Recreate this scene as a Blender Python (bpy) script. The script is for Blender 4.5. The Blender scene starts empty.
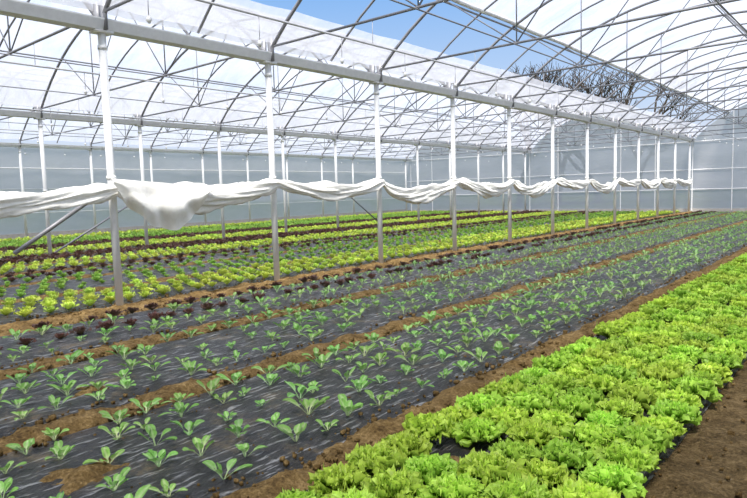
import bpy, math, random
import numpy as np
from mathutils import Vector, Matrix
random.seed(7); rng=np.random.default_rng(7)
scene=bpy.context.scene
ROW=[1.32,-8.52,-18.36,-28.2]; HG=3.96; Y0=4.29; SP=3.0; YEND=38.0; YST=-4.71
RISE=2.1; HW=4.92; RR=(HW*HW+RISE*RISE)/(2*RISE)

# ---------------- materials ----------------
def newmat(name):
    m=bpy.data.materials.new(name); m.use_nodes=True
    nt=m.node_tree; b=nt.nodes['Principled BSDF']; return m,nt,b
def N(nt,t,**k):
    n=nt.nodes.new(t)
    for a,v in k.items():
        if a in n.inputs: n.inputs[a].default_value=v
        else: setattr(n,a,v)
    return n
def noise(nt,scale,detail=4,rough=.6,vec=None,stretch=None):
    n=N(nt,'ShaderNodeTexNoise'); n.inputs['Scale'].default_value=scale; n.inputs['Detail'].default_value=detail; n.inputs['Roughness'].default_value=rough
    tc=N(nt,'ShaderNodeTexCoord')
    if stretch:
        mp=N(nt,'ShaderNodeMapping'); mp.inputs['Scale'].default_value=stretch[:3]
        if len(stretch)>3: mp.inputs['Rotation'].default_value=(0,0,stretch[3])
        nt.links.new(tc.outputs['Object'],mp.inputs['Vector']); nt.links.new(mp.outputs['Vector'],n.inputs['Vector'])
    else: nt.links.new(tc.outputs['Object'],n.inputs['Vector'])
    return n
def ramp(nt,src,stops):
    r=N(nt,'ShaderNodeValToRGB'); cr=r.color_ramp
    while len(cr.elements)<len(stops): cr.elements.new(.5)
    for e,(p,c) in zip(cr.elements,stops):
        e.position=p; e.color=(c[0],c[1],c[2],1) if not isinstance(c,(int,float)) else (c,c,c,1)
    nt.links.new(src,r.inputs['Fac']); return r
def bump(nt,b,src,strength,dist):
    bp=N(nt,'ShaderNodeBump'); bp.inputs['Strength'].default_value=strength; bp.inputs['Distance'].default_value=dist
    nt.links.new(src,bp.inputs['Height']); nt.links.new(bp.outputs['Normal'],b.inputs['Normal']); return bp

def m_paint(name,c,rough=.45,metal=0.0,var=.12):
    m,nt,b=newmat(name); n=noise(nt,9,5)
    d=tuple(x*(1-var*2) for x in c)
    r=ramp(nt,n.outputs['Fac'],[(.3,d),(.65,c)]); nt.links.new(r.outputs['Color'],b.inputs['Base Color'])
    b.inputs['Roughness'].default_value=rough; b.inputs['Metallic'].default_value=metal; return m
M_post=m_paint('white_painted_steel',(.80,.80,.79),var=.03)
M_gut=m_paint('galvanized_gutter',(.76,.76,.77),.5,0,.06)
M_steel=m_paint('galvanized_tube',(.25,.25,.27),.5,.2)
M_pipe=m_paint('grey_pvc',(.55,.55,.58),.4)
M_white=m_paint('white_plastic',(.85,.85,.85),.4)
M_conc=m_paint('concrete',(.42,.40,.37),.9)

def m_film(name,opac,col,sc=(.4,1,.4),var=.12,tcol=(.97,.98,1)):
    m,nt,b=newmat(name); nt.nodes.remove(b); out=nt.nodes['Material Output']
    tr=N(nt,'ShaderNodeBsdfTransparent'); tr.inputs['Color'].default_value=(*tcol,1)
    tl=N(nt,'ShaderNodeBsdfTranslucent'); tl.inputs['Color'].default_value=(*col,1)
    df=N(nt,'ShaderNodeBsdfDiffuse'); df.inputs['Color'].default_value=(*col,1)
    gl=N(nt,'ShaderNodeBsdfGlossy'); gl.inputs['Roughness'].default_value=.25; gl.inputs['Color'].default_value=(.8,.8,.8,1)
    m1=N(nt,'ShaderNodeMixShader'); m1.inputs[0].default_value=.22
    nt.links.new(tl.outputs[0],m1.inputs[1]); nt.links.new(df.outputs[0],m1.inputs[2])
    m2=N(nt,'ShaderNodeMixShader'); m2.inputs[0].default_value=.05
    nt.links.new(m1.outputs[0],m2.inputs[1]); nt.links.new(gl.outputs[0],m2.inputs[2])
    n=noise(nt,1.3,5,.65,stretch=sc)
    r=ramp(nt,n.outputs['Fac'],[(.3,max(0,opac-var)),(.7,min(1,opac+var))])
    m3=N(nt,'ShaderNodeMixShader'); nt.links.new(r.outputs['Color'],m3.inputs[0])
    nt.links.new(tr.outputs[0],m3.inputs[1]); nt.links.new(m2.outputs[0],m3.inputs[2])
    bp=N(nt,'ShaderNodeBump'); bp.inputs['Strength'].default_value=.5; bp.inputs['Distance'].default_value=.05
    nt.links.new(n.outputs['Fac'],bp.inputs['Height'])
    for s in (tl,df,gl): nt.links.new(bp.outputs['Normal'],s.inputs['Normal'])
    nt.links.new(m3.outputs[0],out.inputs['Surface']); return m
M_film=m_film('roof_polyethylene_film',.60,(.72,.715,.745),(.5,1,.5),.17)
M_wallf=m_film('wall_polyethylene_film',.88,(.66,.64,.67),(.3,.3,1),.09)

def m_cloth():
    m,nt,b=newmat('white_fleece_sheet'); out=nt.nodes['Material Output']; n=noise(nt,14,6)
    r=ramp(nt,n.outputs['Fac'],[(.3,(.82,.80,.75)),(.6,(.88,.87,.83))]); nt.links.new(r.outputs['Color'],b.inputs['Base Color'])
    b.inputs['Roughness'].default_value=.7; bump(nt,b,n.outputs['Fac'],.4,.02)
    tl=N(nt,'ShaderNodeBsdfTranslucent'); nt.links.new(r.outputs['Color'],tl.inputs['Color'])
    ms=N(nt,'ShaderNodeMixShader'); ms.inputs[0].default_value=.15
    nt.links.new(b.outputs[0],ms.inputs[1]); nt.links.new(tl.outputs[0],ms.inputs[2]); nt.links.new(ms.outputs[0],out.inputs['Surface']); return m
M_cloth=m_cloth()

def m_soil(name,a,bc,c):
    m,nt,b=newmat(name); n=noise(nt,7,9,.7); n2=noise(nt,45,6,.7)
    mx=N(nt,'ShaderNodeMath',operation='ADD'); mx.inputs[1].default_value=0
    mu=N(nt,'ShaderNodeMath',operation='MULTIPLY'); mu.inputs[1].default_value=.5
    nt.links.new(n.outputs['Fac'],mx.inputs[0]); nt.links.new(n2.outputs['Fac'],mx.inputs[1]); nt.links.new(mx.outputs[0],mu.inputs[0])
    r=ramp(nt,mu.outputs[0],[(.38,a),(.5,bc),(.62,c)]); nt.links.new(r.outputs['Color'],b.inputs['Base Color'])
    b.inputs['Roughness'].default_value=.95; b.inputs['Specular IOR Level'].default_value=.15; bump(nt,b,mu.outputs[0],1.0,.08); return m
M_soil=m_soil('dry_brown_soil',(.07,.04,.014),(.20,.125,.045),(.40,.27,.115))
M_ground=m_soil('greenhouse_ground',(.055,.036,.014),(.15,.10,.043),(.30,.21,.10))
M_out=m_soil('outside_grass_ground',(.05,.08,.02),(.10,.14,.04),(.2,.2,.09))

def m_mulch():
    m,nt,b=newmat('black_mulch_film')
    n=noise(nt,6.0,7,.7,stretch=(3.2,1.0,1,.5)); n2=noise(nt,17,5,.6,stretch=(1.8,.28,1,-.75)); n3=noise(nt,2.6,8,.76); n4=noise(nt,34,4,.7)
    r=ramp(nt,n3.outputs['Fac'],[(.30,(.026,.026,.027)),(.54,(.060,.057,.055)),(.66,(.21,.155,.09))])
    r3=ramp(nt,n2.outputs['Fac'],[(.56,(0,0,0)),(.65,(.42,.42,.42))])  # wrinkle glints on the plastic, painted into the base color as pale dashes
    r4=ramp(nt,n4.outputs['Fac'],[(.60,(0,0,0)),(.69,(.16,.11,.055))])
    mx=N(nt,'ShaderNodeMix',data_type='RGBA',blend_type='ADD'); mx.inputs[0].default_value=1
    nt.links.new(r.outputs['Color'],mx.inputs[6]); nt.links.new(r3.outputs['Color'],mx.inputs[7])
    mx2=N(nt,'ShaderNodeMix',data_type='RGBA',blend_type='ADD'); mx2.inputs[0].default_value=1
    nt.links.new(mx.outputs[2],mx2.inputs[6]); nt.links.new(r4.outputs['Color'],mx2.inputs[7])
    nt.links.new(mx2.outputs[2],b.inputs['Base Color'])
    b.inputs['Roughness'].default_value=.38; b.inputs['Specular IOR Level'].default_value=.5
    ad=N(nt,'ShaderNodeMath',operation='ADD'); mu=N(nt,'ShaderNodeMath',operation='MULTIPLY'); mu.inputs[1].default_value=.5
    nt.links.new(n2.outputs['Fac'],mu.inputs[0]); nt.links.new(n.outputs['Fac'],ad.inputs[0]); nt.links.new(mu.outputs[0],ad.inputs[1])
    bump(nt,b,ad.outputs[0],1.0,.16); return m
M_mulch=m_mulch()

def m_leaf(name,rough=.45,trans=.35):
    m,nt,b=newmat(name); out=nt.nodes['Material Output']
    at=N(nt,'ShaderNodeAttribute'); at.attribute_name='Col'
    n=noise(nt,60,4); r=ramp(nt,n.outputs['Fac'],[(.3,.82),(.7,1.18)])
    mx=N(nt,'ShaderNodeMix',data_type='RGBA',blend_type='MULTIPLY'); mx.inputs[0].default_value=1
    nt.links.new(at.outputs['Color'],mx.inputs[6]); nt.links.new(r.outputs['Color'],mx.inputs[7])
    nt.links.new(mx.outputs[2],b.inputs['Base Color']); b.inputs['Roughness'].default_value=rough; b.inputs['Specular IOR Level'].default_value=.4
    tl=N(nt,'ShaderNodeBsdfTranslucent'); nt.links.new(mx.outputs[2],tl.inputs['Color'])
    ms=N(nt,'ShaderNodeMixShader'); ms.inputs[0].default_value=trans
    nt.links.new(b.outputs[0],ms.inputs[1]); nt.links.new(tl.outputs[0],ms.inputs[2]); nt.links.new(ms.outputs[0],out.inputs['Surface'])
    bump(nt,b,n.outputs['Fac'],.4,.01); return m
M_leaf=m_leaf('leaf_green')
M_bark=m_paint('tree_bark',(.06,.045,.035),.9)

# ---------------- mesh builder ----------------
class MB:
    def __init__(s): s.v=[]; s.f=[]; s.mi=[]; s.n=0
    def add(s,v,f,mi=0):
        s.v.extend([tuple(map(float,p)) for p in v]); s.f.extend([tuple(i+s.n for i in q) for q in f]); s.mi.extend([mi]*len(f)); s.n+=len(v)
    def tube(s,pts,r,k=8,mi=0):
        pts=[Vector(p) for p in pts]; rs=r if hasattr(r,'__len__') else [r]*len(pts)
        V=[];F=[]
        for i,p in enumerate(pts):
            t=(pts[min(i+1,len(pts)-1)]-pts[max(i-1,0)]).normalized()
            a=t.orthogonal() if abs(t.z)>.99 else t.cross(Vector((0,0,1)))
            if abs(t.z)>.99: a=Vector((1,0,0))
            a.normalize(); b=t.cross(a).normalized()
            for j in range(k):
                an=2*math.pi*j/k; V.append(p+a*(rs[i]*math.cos(an))+b*(rs[i]*math.sin(an)))
        for i in range(len(pts)-1):
            for j in range(k): F.append((i*k+j,i*k+(j+1)%k,(i+1)*k+(j+1)%k,(i+1)*k+j))
        F.append(tuple(range(k))[::-1]); F.append(tuple((len(pts)-1)*k+j for j in range(k)))
        s.add(V,F,mi)
    def box(s,a,b,mi=0):
        x0,y0,z0=a;x1,y1,z1=b
        s.add([(x0,y0,z0),(x1,y0,z0),(x1,y1,z0),(x0,y1,z0),(x0,y0,z1),(x1,y0,z1),(x1,y1,z1),(x0,y1,z1)],
              [(3,2,1,0),(4,5,6,7),(0,1,5,4),(1,2,6,5),(2,3,7,6),(3,0,4,7)],mi)
    def build(s,name,mats,smooth=False,loc=(0,0,0)):
        me=bpy.data.meshes.new(name); me.from_pydata(s.v,[],s.f)
        for m in (mats if isinstance(mats,list) else [mats]): me.materials.append(m)
        me.polygons.foreach_set('material_index',s.mi)
        if smooth: me.polygons.foreach_set('use_smooth',[True]*len(s.f))
        me.update(); o=bpy.data.objects.new(name,me); o.location=loc; scene.collection.objects.link(o); return o
def dup(o,loc):
    q=bpy.data.objects.new(o.name.split('.')[0],o.data); q.location=loc; scene.collection.objects.link(q); return q
def fast(name,V,Q,mat,C=None,smooth=True):
    me=bpy.data.meshes.new(name); me.vertices.add(len(V)); me.vertices.foreach_set('co',V.astype(np.float32).ravel())
    me.loops.add(Q.size); me.loops.foreach_set('vertex_index',Q.astype(np.int32).ravel())
    me.polygons.add(len(Q)); me.polygons.foreach_set('loop_start',np.arange(0,Q.size,4,dtype=np.int32))
    try: me.polygons.foreach_set('loop_total',np.full(len(Q),4,dtype=np.int32))
    except Exception: pass
    me.update(calc_edges=True)
    if smooth: me.polygons.foreach_set('use_smooth',np.ones(len(Q),dtype=bool))
    if C is not None:
        at=me.color_attributes.new('Col','FLOAT_COLOR','POINT'); cc=np.ones((len(V),4),np.float32); cc[:,:3]=C; at.data.foreach_set('color',cc.ravel())
    me.materials.append(mat); o=bpy.data.objects.new(name,me); scene.collection.objects.link(o); return o
def gridq(nu,nv):
    i=np.arange(nu-1)[:,None]; j=np.arange(nv-1)[None,:]; a=i*nv+j
    return np.stack([a,a+1,a+nv+1,a+nv],-1).reshape(-1,4)

# ---------------- plants ----------------
def leaf(nu,nv,L,W,th0,th1,prof,ruf,kf,phase,cup,az,r0=0,z0=0,twist=0):
    u=np.linspace(0,1,nu); v=np.linspace(-1,1,nv)
    th=th0+(th1-th0)*u**1.3; ds=L/(nu-1)
    r=r0+np.concatenate([[0],np.cumsum(np.cos(th[:-1])*ds)]); z=z0+np.concatenate([[0],np.cumsum(np.sin(th[:-1])*ds)])
    w=W*prof(u); U,Vv=np.meshgrid(u,v,indexing='ij')
    R=r[:,None]+0*Vv; Z=z[:,None]+0*Vv; Y=w[:,None]*Vv
    nr=-np.sin(th)[:,None]; nz=np.cos(th)[:,None]
    d=cup*w[:,None]*Vv**2 + ruf*(U**2)*(.25+.75*np.abs(Vv))*np.sin(kf*Vv+phase)+ruf*.6*U**1.5*np.abs(Vv)*np.sin(9*U+phase*2+3*Vv)
    tipw=ruf*.5*(U**4)*np.sin(kf*1.3*Vv+phase*1.7)
    R=R+nr*d+np.cos(th)[:,None]*tipw; Z=Z+nz*d+np.sin(th)[:,None]*tipw; Y=Y+ruf*.35*U*np.sin(7*U+phase)*np.sign(Vv)*(np.abs(Vv)>.5)
    c,s=math.cos(az),math.sin(az)
    return np.stack([R*c-Y*s,R*s+Y*c,Z],-1).reshape(-1,3),gridq(nu,nv),np.stack([U.ravel(),np.abs(Vv).ravel()],-1)
def plant(leaves,colf):
    V=[];Q=[];C=[];n=0
    for (v,q,uv,t) in leaves:
        V.append(v);Q.append(q+n);C.append(colf(uv,t));n+=len(v)
    V=np.concatenate(V); V[:,2]=np.maximum(V[:,2],-.01); return V,np.concatenate(Q),np.concatenate(C)
frill=lambda u:.25+.95*u**.8*np.where(u>.85,1-.9*(u-.85)/.3,1)
def lettuce(nl,nu,nv,size,base,tip,ruf=.035,wid=.46,kf=(8,12)):
    L=[]
    for i in range(nl):
        t=i/(nl-1); az=i*2.39996+random.uniform(-.25,.25)
        th0=math.radians(30+55*t+random.uniform(-6,6)); th1=math.radians(8+72*t+random.uniform(-13,13))
        ln=size*(1.0-.34*t)*random.uniform(.88,1.1)
        v,q,uv=leaf(nu,nv,ln,size*(wid-.18*t),th0,th1,frill,ruf*size/.2*random.uniform(.7,1.3),random.uniform(*kf),random.uniform(0,6),.18+.2*t,az,r0=.012*(1-t),z0=0)
        L.append((v,q,uv,t))
    base=np.array(base);tip=np.array(tip)
    def cf(uv,t):
        a=np.clip(uv[:,:1]**2.0*(.55+.45*uv[:,1:])*1.15,0,1); return (base*(1-a)+tip*a)*(.82+.32*t)
    return plant(L,cf)
def spoon(u): return np.where(u<.42,.15,.15+.85*np.sin(np.clip((u-.42)/.58,0,1)*math.pi*.93+.12)**.75)
def choy(nl,nu,nv,size,blade,stem):
    L=[]; a0=random.uniform(0,6)
    for i in range(nl):
        t=i/max(1,nl-1); az=a0+i*2.39996+random.uniform(-.4,.4)
        th0=math.radians(42+38*t+random.uniform(-12,8)); th1=math.radians(-5+55*t+random.uniform(-30,20))
        v,q,uv=leaf(nu,nv,size*(1.1-.4*t)*random.uniform(.75,1.15),size*random.uniform(.16,.21),th0,th1,spoon,.006,5,random.uniform(0,6),.35,az,r0=.006)
        L.append((v,q,uv,t))
    bl=np.array(blade);st=np.array(stem)
    def cf(uv,t):
        a=np.clip((uv[:,:1]-.40)*5,0,1)*np.clip(.35+uv[:,1:]*3,0,1); return (st*(1-a)+bl*a)*(.9+.2*t)
    return plant(L,cf)

G_L=((.16,.33,.02),(.56,.80,.10)); G_Y=((.46,.60,.08),(.66,.80,.13)); G_G=((.22,.40,.06),(.36,.58,.10)); G_R=((.12,.09,.045),(.13,.055,.05))
VAR={}
def mk(key,fn,n=4): VAR[key]=[fn() for _ in range(n)]
mk('L0',lambda:lettuce(38,8,17,.172,*G_L,ruf=.034,wid=.36,kf=(12,19)),6); mk('L1',lambda:lettuce(26,5,9,.172,*G_L,ruf=.034,wid=.36,kf=(9,13))); mk('L2',lambda:lettuce(12,3,5,.18,*G_L))
BC=((.21,.42,.085),(.48,.60,.30))
mk('C0',lambda:choy(random.choice([5,6,7,8]),9,5,.145,*BC),10); mk('C1',lambda:choy(6,6,3,.14,*BC),6); mk('C2',lambda:choy(6,4,3,.135,*BC))
mk('Y1',lambda:lettuce(12,4,6,.125,*G_Y)); mk('Y2',lambda:lettuce(8,3,4,.14,*G_Y))
mk('G1',lambda:lettuce(10,4,5,.12,*G_G)); mk('G2',lambda:lettuce(8,3,4,.15,*G_G))
mk('R1',lambda:lettuce(12,4,6,.13,*G_R)); mk('R2',lambda:lettuce(8,3,4,.15,*G_R))
def scatter(name,groups):
    VV=[];QQ=[];CC=[];n=0
    for key,P in groups:
        vs=VAR[key]; idx=rng.integers(0,len(vs),len(P)); P=np.array(P)
        for k,(v,q,c) in enumerate(vs):
            p=P[idx==k]; M=len(p)
            if not M: continue
            a=rng.uniform(0,6.283,M); s=p[:,3]; ca=np.cos(a)*s; sa=np.sin(a)*s
            X=v[None,:,0]*ca[:,None]-v[None,:,1]*sa[:,None]+p[:,0:1]; Y=v[None,:,0]*sa[:,None]+v[None,:,1]*ca[:,None]+p[:,1:2]; Z=v[None,:,2]*s[:,None]+p[:,2:3]
            VV.append(np.stack([X,Y,Z],-1).reshape(-1,3)); QQ.append((q[None]+ (np.arange(M)*len(v))[:,None,None]).reshape(-1,4)+n); n+=M*len(v)
            br=rng.uniform(.80,1.16,(M,1,1)); hue=1+rng.uniform(-.12,.12,(M,1,1))*np.array([1,0,0])
            CC.append((c[None]*br*hue).reshape(-1,3))
    return fast(name,np.concatenate(VV),np.concatenate(QQ),M_leaf,np.concatenate(CC))
MZ=.06
def rows(Ds,y0,y1,sp,jit,smin,smax,miss=.03,skip=None):
    P=[]
    for i,D in enumerate(Ds):
        y=y0+(i%2)*sp*.5
        while y<y1:
            if random.random()>miss and not (skip and skip(D,y)):
                P.append((-D+random.gauss(0,jit),y+random.gauss(0,jit),MZ-.012,random.uniform(smin,smax)))
            y+=sp
    return P
def lod(P,keys,cuts):
    out=[]
    for i,k in enumerate(keys):
        lo=cuts[i-1] if i else -99; hi=cuts[i] if i<len(cuts) else 999
        s=[p for p in P if lo<=math.hypot(p[0],p[1])<hi]
        if s: out.append((k,s))
    return out
YP=37.2
scatter('lettuce_crop',lod(rows([1.03,1.305,1.58,1.855,2.11],0.4,YP,.29,.014,.86,1.08,.01,skip=lambda D,y:D==1.855 and 2.6<y<2.95),['L0','L1','L2'],[7.5,17]))
scatter('bok_choy_crop',lod(rows([2.80,3.12,3.45,3.78,4.06],0.5,YP,.28,.035,.6,1.25,.06,skip=lambda D,y:abs(D-3.45)<.1 and 1.3<y<1.6),['C0','C1','C2'],[9,17]))
scatter('bok_choy_crop',lod(rows([4.68,5.0,5.32,5.64,5.94],1.0,YP,.28,.035,.55,1.15,.07),['C0','C1','C2'],[9,17]))
scatter('bok_choy_crop',lod(rows([6.5,6.82,7.5],1.4,YP,.28,.03,.6,1.15,.07),['C0','C1','C2'],[9,17]))
scatter('red_lettuce_crop',lod(rows([7.16,7.86],1.4,YP,.29,.03,.6,1.05,.12),['R1','R2'],[17]))
def bed(D0,D1,n): return list(np.linspace(D0,D1,n))
scatter('lime_lettuce_crop',lod(rows(bed(9.0,10.4,5),2,YP,.30,.02,.85,1.2,.03),['Y1','Y2'],[17]))
scatter('green_lettuce_crop',lod(rows(bed(10.95,12.5,5),2.1,YP,.34,.03,.6,1.05,.1),['G1','G2'],[17]))
scatter('green_lettuce_crop',lod(rows([12.95,13.65],2.5,YP,.36,.03,.6,1.0,.08),['G1','G2'],[17]))
scatter('red_lettuce_crop',lod(rows([13.3,14.0,14.35],2.5,YP,.34,.03,.7,1.05,.08),['R1','R2'],[17]))
scatter('lime_lettuce_crop',lod(rows(bed(14.85,16.3,5),3,YP,.31,.02,.9,1.2,.02),['Y1','Y2'],[17]))
scatter('red_lettuce_crop',lod(rows(bed(16.8,18.1,5),3,YP,.31,.03,.9,1.3,.06),['R1','R2'],[17]))
scatter('lime_lettuce_crop',lod(rows(bed(18.8,20.3,5),3,YP,.30,.02,1.1,1.4,.02),['Y1','Y2'],[17]))
scatter('red_lettuce_crop',lod(rows(bed(20.8,22.0,4),4,YP,.31,.03,1.1,1.4,.06),['R1','R2'],[17]))
scatter('green_lettuce_crop',lod(rows(bed(22.45,25.8,10),5,YP,.32,.03,1.1,1.4,.02),['G1','G2'],[17]))
scatter('lime_lettuce_crop',lod(rows(bed(26.1,27.6,5),5,YP,.34,.03,1.1,1.4,.02),['Y1','Y2'],[17]))

# ---------------- ground, mulch, soil ----------------
def fbm(x,y,seed,base=1.0,oct=5,g=.55,sx=1,sy=1):
    r=np.random.default_rng(seed); o=np.zeros_like(x); a=1; f=base
    for k in range(oct):
        for _ in range(3):
            th=r.uniform(0,6.28); o+=a*np.sin(f*(x*sx*math.cos(th)+y*sy*math.sin(th))*6.28+r.uniform(0,6.28))/3
        a*=g; f*=1.9
    return o
def sheet(name,x0,x1,y0,y1,dx,dy,zf,mat,edge=0,seed=0):
    nx=max(3,int((x1-x0)/dx)+1); ny=int((y1-y0)/dy)+1
    X,Y=np.meshgrid(np.linspace(x0,x1,nx),np.linspace(y0,y1,ny),indexing='ij')
    t=(X-x0)/(x1-x0)
    if edge: X=X+edge*(2*t-1)*fbm(Y,Y*0+np.sign(t-.5),seed+9,.7,6,.7)
    return fast(name,np.stack([X,Y,zf(X,Y,t)],-1).reshape(-1,3),gridq(nx,ny)[:,::-1],mat)
b=MB(); b.box((-29.2,YST-2,-.3),(3.2,YEND+.6,0)); b.build('floor',M_ground)
b=MB(); b.box((-190,-60,-.5),(80,220,-.32)); b.build('outside_ground',M_out)
beds=[(.93,2.40),(2.56,4.26),(4.47,6.10),(6.33,8.10),(8.75,10.6),(10.75,12.65),(12.8,14.5),(14.65,16.45),(16.65,18.2),(18.6,20.5),(20.65,22.2),(22.4,24.1),(24.2,25.9),(26.0,27.8)]
for i,(a,c) in enumerate(beds):
    def zf(X,Y,t,i=i):
        e=np.clip(np.minimum(t,1-t)*7,0,1); return .012+(MZ-.02)*e+(.010*fbm(X,Y,i+3,.9,4,.6,2.2,1.0)+.006*fbm(X,Y,i+77,4,3,.6,1,2))*e
    sheet('plastic_mulch_bed',-c,-a,-1.0,YP+.3,.05 if i<4 else .15,.05 if i<4 else .3,zf,M_mulch)
gaps=[(-.6,.96),(2.30,2.65),(4.17,4.57),(6.0,6.43),(7.95,8.9),(10.5,10.85),(12.55,12.9),(14.45,14.75),(16.4,16.7),(18.15,18.65),(20.45,20.7),(22.15,22.45),(24.0,24.3),(25.8,26.1)]
for i,(a,c) in enumerate(gaps):
    def zf(X,Y,t,i=i):
        e=np.sin(np.pi*np.clip(t,0,1))**.6; hgt=.055 if i else .02
        return hgt*e+.022*fbm(X,Y,i+40,1.3,6,.72)*(.3+e)
    sheet('soil_furrow',-c,-a,-1.0,YP+.3,.035 if i<5 else .08,.04 if i<5 else .2,zf,M_soil if i else M_ground,.035,i)
def mound(x,y,r,h,seed):
    na,nr=40,14; V=[];
    for i in range(nr):
        for j in range(na+1):
            a=2*math.pi*j/na; rr=r*i/(nr-1)*(1+.22*math.sin(3*a+seed)+.12*math.sin(7*a+seed*2))
            V.append((x+rr*math.cos(a),y+rr*math.sin(a)*1.2,0))
    V=np.array(V); q=np.repeat(np.arange(nr)/(nr-1),na+1)
    V[:,2]=.045+h*(1-q**2)-.03*q+.012*fbm(V[:,0],V[:,1],seed,5,4,.7)
    fast('soil_mound',V,gridq(nr,na+1),M_soil)
mound(-3.45,1.45,.24,.04,3); mound(-1.86,2.78,.16,.04,5); mound(-2.9,1.1,.14,.03,8); mound(-5.0,2.2,.16,.03,11)
def clods(name,cnt):
    V=[];Q=[];n=0
    s=np.array([[-1,-1,-1],[1,-1,-1],[1,1,-1],[-1,1,-1],[-1,-1,1],[1,-1,1],[1,1,1],[-1,1,1]])*.5
    q=np.array([(3,2,1,0),(4,5,6,7),(0,1,5,4),(1,2,6,5),(2,3,7,6),(3,0,4,7)])
    for k in range(cnt):
        a,c=random.choices(gaps[:5],weights=[1.2,1.2,1.2,1.2,2])[0]
        ex=.06 if k%3 else .45
        y=random.random()**1.6*26; x=-random.uniform(a-(ex if a>2.5 else .06),c+(ex if a>2 else 0))
        r=(abs(random.gauss(0,.012))+.007)*(1 if k%3 else .6)
        v=s*r*rng.uniform(.6,1.4,(8,3)); V.append(v+np.array([x,y,.05 if a>0 else .025])); Q.append(q+n); n+=8
    fast(name,np.concatenate(V),np.concatenate(Q),M_soil)
clods('soil_clods',10000)

# ---------------- structure ----------------
b=MB(); r=.055
b.tube([(0,0,0),(0,0,HG)],r,14); b.box((-.11,-.11,0),(.11,.11,.02)); b.box((-.10,-.13,HG-.03),(.10,.13,HG))
for zz in (HG-.25,1.9): b.tube([(0,0,zz),(0,0,zz+.05)],r+.012,14)
post=b.build('support_post',M_post,False,(ROW[1],Y0,0))
for p in post.data.polygons: p.use_smooth=len(p.vertices)==4 and abs(p.normal.z)<.1 and p.area>.001 and p.area<.5
ys=[Y0+SP*k for k in range(-3,12)]
for ri in (0,1,2,3):
    for y in ys:
        if ri==1 and abs(y-Y0)<.01: continue
        dup(post,(ROW[ri],y,0))
for ri in (0,1,2,3):
    b=MB(); prof=[(-.15,.15),(-.13,.15),(-.08,.02),(.08,.02),(.13,.15),(.15,.15),(.15,.13),(.10,0),(-.10,0),(-.15,.13)]
    ya,yb=YST,YEND-.1; V=[(x,ya,z) for x,z in prof]+[(x,yb,z) for x,z in prof]; k=len(prof)
    b.add(V,[(j,(j+1)%k,k+(j+1)%k,k+j) for j in range(k)]+[tuple(range(k))[::-1],tuple(range(k,2*k))])
    b.build('roof_gutter',M_gut,False,(ROW[ri],0,HG+.001))
def archz(s): return HG+RISE-RR+math.sqrt(RR*RR-(HW-s)**2)
b=MB()
S=np.linspace(0.12,2*HW-.12,25)
b.tube([(-s,0,archz(s)+.1) for s in S],.032,8)
TZ=HG+.25
b.tube([(-.1,0,TZ),(-2*HW+.1,0,TZ)],.022,8)
for s in (3.3,2*HW-3.3): b.tube([(-s,0,TZ),(-s,0,archz(s)+.1)],.013,6)
for s0,s1 in ((3.3,1.7),(3.3,HW)):
    for m in (0,1):
        a=s0 if not m else 2*HW-s0; c=s1 if not m else 2*HW-s1
        b.tube([(-a,0,TZ),(-c,0,archz(c)+.1)],.013,6)
b.box((-.16,-.02,HG),(-.04,.02,HG+.4)); b.box((-2*HW+.04,-.02,HG),(-2*HW+.16,.02,HG+.4))
truss=b.build('roof_truss',M_steel,True,(ROW[0],ys[0],0))
b=MB(); b.tube([(-s,0,archz(s)+.1) for s in S],.022,8); hoop=b.build('roof_hoop',M_steel,True,(ROW[0],ys[0]+1.5,0))
for bi in range(3):
    for k,y in enumerate(ys):
        if not(bi==0 and k==0): dup(truss,(ROW[bi],y,0))
        if not(bi==0 and k==0) and k<len(ys)-1: dup(hoop,(ROW[bi],y+1.5,0))
for bi in range(3):
    b=MB()
    for s in (1.7,HW,2*HW-1.7): b.tube([(-s,YST,archz(s)+.05),(-s,YEND-.05,archz(s)+.05)],.02,6)
    for s in (3.3,2*HW-3.3): b.tube([(-s,YST,TZ-.03),(-s,YEND-.05,TZ-.03)],.012,6)
    b.build('roof_purlins',M_steel,True,(ROW[bi],0,0))
def roof(bi,s0,s1,name='roof_film',sag=.02,seed=0):
    ns=max(4,int((s1-s0)/.3)); ny=150
    s=np.linspace(s0,s1,ns); y=np.linspace(YST,YEND,ny); Sg,Yg=np.meshgrid(s,y,indexing='ij')
    Z=HG+RISE-RR+np.sqrt(RR*RR-(HW-Sg)**2)+.16-sag*np.abs(np.sin((Yg-Y0)/1.5*math.pi))+.012*fbm(Sg,Yg,seed,.3,4)
    return fast(name,np.stack([ROW[bi]-Sg,Yg,Z],-1).reshape(-1,3),gridq(ns,ny),M_film)
roof(0,.15,HW+.2,seed=1); roof(0,HW+.1,2*HW-1.75,seed=2,sag=.05); roof(0,2*HW-.66,2*HW-.15,seed=3)
roof(1,.15,2*HW-.15,seed=4); roof(2,.15,2*HW-.15,seed=5)
b=MB(); s=2*HW-1.75
b.tube([(ROW[0]-s,y,archz(s)+.12+.015*math.sin(y*2.1)) for y in np.arange(YST,YEND,.5)],.05,10)
b.build('vent_film_roll',M_white,True)

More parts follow.
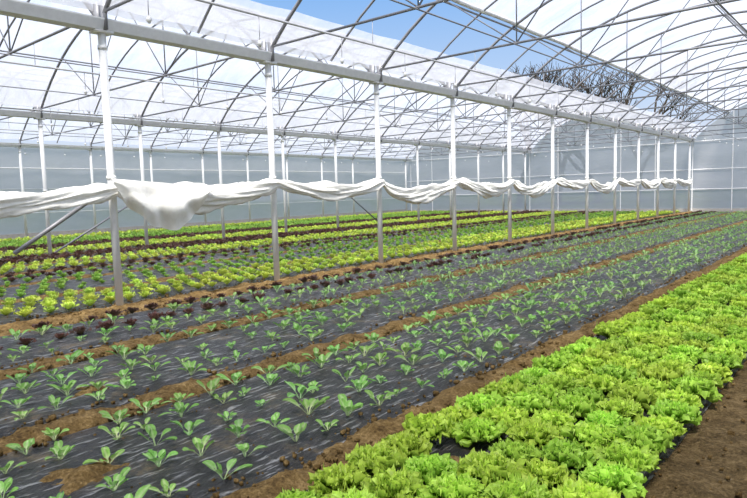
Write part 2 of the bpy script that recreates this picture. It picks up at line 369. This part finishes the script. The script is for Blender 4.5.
# walls
XL=-28.75; XR=1.85
def wall_side(name,x):
    b=MB(); y0,y1=YST,YEND
    ny=60; V=[];F=[]
    ysn=np.linspace(y0,y1,ny); zs=[.28,1.2,2.1,3.0,HG+.12]
    for yy in ysn:
        for z in zs: V.append((x+.02*math.sin(yy*2.1+z),yy,z))
    for i in range(ny-1):
        for j in range(len(zs)-1): F.append((i*5+j,(i+1)*5+j,(i+1)*5+j+1,i*5+j+1))
    b.add(V,F,0); b.box((x-.06,y0,0),(x+.06,y1,.28),1)
    for z in (1.15,2.2,3.1,HG+.12): b.tube([(x+.07,y0,z),(x+.07,y1,z)],.02,6,2)
    return b.build(name,[M_wallf,M_conc,M_gut])
wall_side('wall_left',XL); wall_side('wall_right',XR)
b=MB(); xs=[]
for bi in range(3):
    for s in np.linspace(0,2*HW,21)[:-1]: xs.append((ROW[bi]-s,HG if s<.05 else archz(max(s,.0))+.12))
xs.append((ROW[3],HG)); xs=[(XR,HG)]+xs+[(XL,HG)]
V=[];F=[]
for x,z in xs: V+= [(x,YEND,.2),(x,YEND,2.2),(x,YEND,z)]
for i in range(len(xs)-1):
    for j in (0,1): F.append((i*3+j,(i+1)*3+j,(i+1)*3+j+1,i*3+j+1))
b.add(V,F,0); b.box((XL,YEND-.05,0),(XR,YEND+.05,.22),1)
for x,z in xs[1::4]: b.tube([(x,YEND-.06,.1),(x,YEND-.06,z)],.03,6,2)
for z in (1.3,2.4,HG): b.tube([(XL,YEND-.07,z),(XR,YEND-.07,z)],.025,6,2)
b.build('wall_back',[M_wallf,M_conc,M_gut])

for bi in range(3):
    for off in (2.3,7.4):
        b=MB(); x=ROW[bi]-off
        b.tube([(x,YST,HG-.12),(x,YEND-.2,HG-.12)],.016,6)
        y=YST+.8
        while y<YEND-1:
            b.tube([(x,y,HG-.12),(x,y,HG-.42)],.006,4); b.tube([(x,y,HG-.42),(x,y,HG-.46),(x,y,HG-.50)],[.012,.035,.01],6,1); y+=1.5
        for y in ys: b.tube([(x,y,HG-.12),(x,y,TZ)],.006,4)
        b.build('sprinkler_pipe',[M_pipe,M_white],True)
b=MB(); x=ROW[2]+.09
for (y,z,y2,z2) in ((ys[4],.1,ys[5]-.1,1.7),(ys[8]+.1,1.9,ys[9]-.1,.1)):
    b.tube([(x,y,z),(x,y2,z2)],.03,8)
b.build('diagonal_brace_rods',M_steel,True)
b=MB(); b.tube([(ROW[1]-.12,ys[3]-1.3,.95),(ROW[1]-.12,ys[3]-.05,1.75)],.03,8); b.build('diagonal_brace_rods',M_steel,True)

def swag():
    x0=ROW[1]+.10; na=48; yy=np.arange(YST+.5,ys[-1],.035); V=np.zeros((len(yy),na,3))
    for i,y in enumerate(yy):
        t=((y-Y0)/SP)%1.0; k=math.floor((y-Y0)/SP); rr=random.Random(int(k)+50); sagk=rr.uniform(.13,.30); pk=rr.uniform(.7,1.35)
        tt=t**pk
        cz=1.82-sagk*4*tt*(1-tt); rad=.07+.05*math.sin(t*math.pi)*rr.uniform(.5,1.6)+.016*math.sin(y*3.7+k)
        if k<0: cz-=.08; 
        if k==0: cz-=.08*math.exp(-t/.2)
        if k==0: w=math.exp(-((t-.10)/.14)**2); rad+=.04*w
        for j in range(na):
            a=2*math.pi*j/na; tw=a+1.1*math.sin(y*.9)
            f=1+.24*math.sin(4*tw+2.2*math.sin(y*1.7))+.17*math.sin(7*tw+y*2.3)+.12*math.sin(11*tw-y*5)+.07*math.sin(15*tw+y*9)
            pin=1-.4*math.exp(-(min(t,1-t)/.05)**2)
            V[i,j]=(x0+.03+rad*f*pin*.65*math.cos(a),y,cz+rad*f*pin*1.25*math.sin(a))
    n=len(yy); Q=[]
    for i in range(n-1):
        for j in range(na): Q.append((i*na+j,i*na+(j+1)%na,(i+1)*na+(j+1)%na,(i+1)*na+j))
    return fast('hanging_cloth_swag',V.reshape(-1,3),np.array(Q),M_cloth)
swag()
nu,nv=44,100; u=np.linspace(0,1,nu); v=np.linspace(0,1,nv); U,Vv=np.meshgrid(u,v,indexing='ij')
ycoord=Y0-.12+Vv*1.6+.12*U*(.6-Vv)
low=.12+.58*np.sin(np.clip(Vv*.96+.04,0,1)**1.15*math.pi)**.8+.025*np.sin(Vv*23)
Z=1.90-.12*Vv-U*low; fold=Vv*17-4.0*U
X=ROW[1]+.21+.055*np.sin(fold)*(.35+U*.65)+.024*np.sin(fold*2.1+1)*U+.10*np.sin(U*2.9+.2)+.02*np.sin(U*9+Vv*5)
fast('draped_cloth_tail',np.stack([X,ycoord,Z],-1).reshape(-1,3),gridq(nu,nv),M_cloth)

def tree(name,x,y,H,seed):
    R=random.Random(seed); b=MB()
    def br(p,d,l,r,dep):
        pts=[p]; q=p.copy(); dd=d.copy()
        for _ in range(3):
            dd=(dd+Vector((R.gauss(0,.13),R.gauss(0,.13),R.gauss(.04,.08)))).normalized(); q=q+dd*l/3; pts.append(q.copy())
        b.tube(pts,[r,r*.9,r*.8,r*.68],5 if dep<3 else 3)
        if dep>=6: return
        for _ in range(3 if dep<5 else 2):
            nd=(dd+Vector((R.gauss(0,.55),R.gauss(0,.55),R.gauss(.12,.3)))).normalized()
            br(pts[R.choice([2,3,3])],nd,l*R.uniform(.62,.85),r*.66,dep+1)
    br(Vector((0,0,-.35)),Vector((0,0,1)),H*.27,H*.018,0); b.build(name,M_bark,False,(x,y,0))
for i,(px,dist,H) in enumerate([(520,68,19),(560,70,20),(600,75,20),(640,80,19)]):
    az=math.radians(40.3)-math.atan((px-373.5)/609); tree('bare_tree',-dist*math.sin(az),dist*math.cos(az),H,i+3)

# ---------------- camera, light ----------------
al=math.radians(40.3); p=math.radians(5.25); e=math.radians(1.62)
f=Vector((-math.sin(al)*math.cos(p),math.cos(al)*math.cos(p),-math.sin(p))); r0=Vector((math.cos(al),math.sin(al),0)); u0=r0.cross(f)
up=u0*math.cos(e)+r0*math.sin(e); rt=r0*math.cos(e)-u0*math.sin(e)
cam=bpy.data.cameras.new('camera'); cam.sensor_width=36; cam.lens=609/747*36; cam.clip_end=500
co=bpy.data.objects.new('camera',cam); M=Matrix((rt,up,-f)).transposed().to_4x4(); M.translation=Vector((0,0,1.6)); co.matrix_world=M
scene.collection.objects.link(co); scene.camera=co
sd=bpy.data.lights.new('sun','SUN'); sd.energy=9.6; sd.angle=math.radians(12); sd.color=(1,.955,.885)
so=bpy.data.objects.new('sun',sd); dv=Vector((.22,-.48,.82)).normalized(); so.rotation_euler=dv.to_track_quat('Z','Y').to_euler(); so.location=(20,-20,30); scene.collection.objects.link(so)
w=bpy.data.worlds.new('sky'); scene.world=w; w.use_nodes=True; nt=w.node_tree
bg=nt.nodes['Background']; tc=nt.nodes.new('ShaderNodeTexCoord'); sx=nt.nodes.new('ShaderNodeSeparateXYZ'); nt.links.new(tc.outputs['Generated'],sx.inputs[0])
r=ramp(nt,sx.outputs['Z'],[(0,(.80,.80,.84)),(.14,(.50,.65,.88)),(.3,(.24,.46,.84)),(1,(.26,.38,.64))]); nt.links.new(r.outputs['Color'],bg.inputs[0]); bg.inputs[1].default_value=1.08
scene.view_settings.view_transform='Standard'; scene.view_settings.look='None'
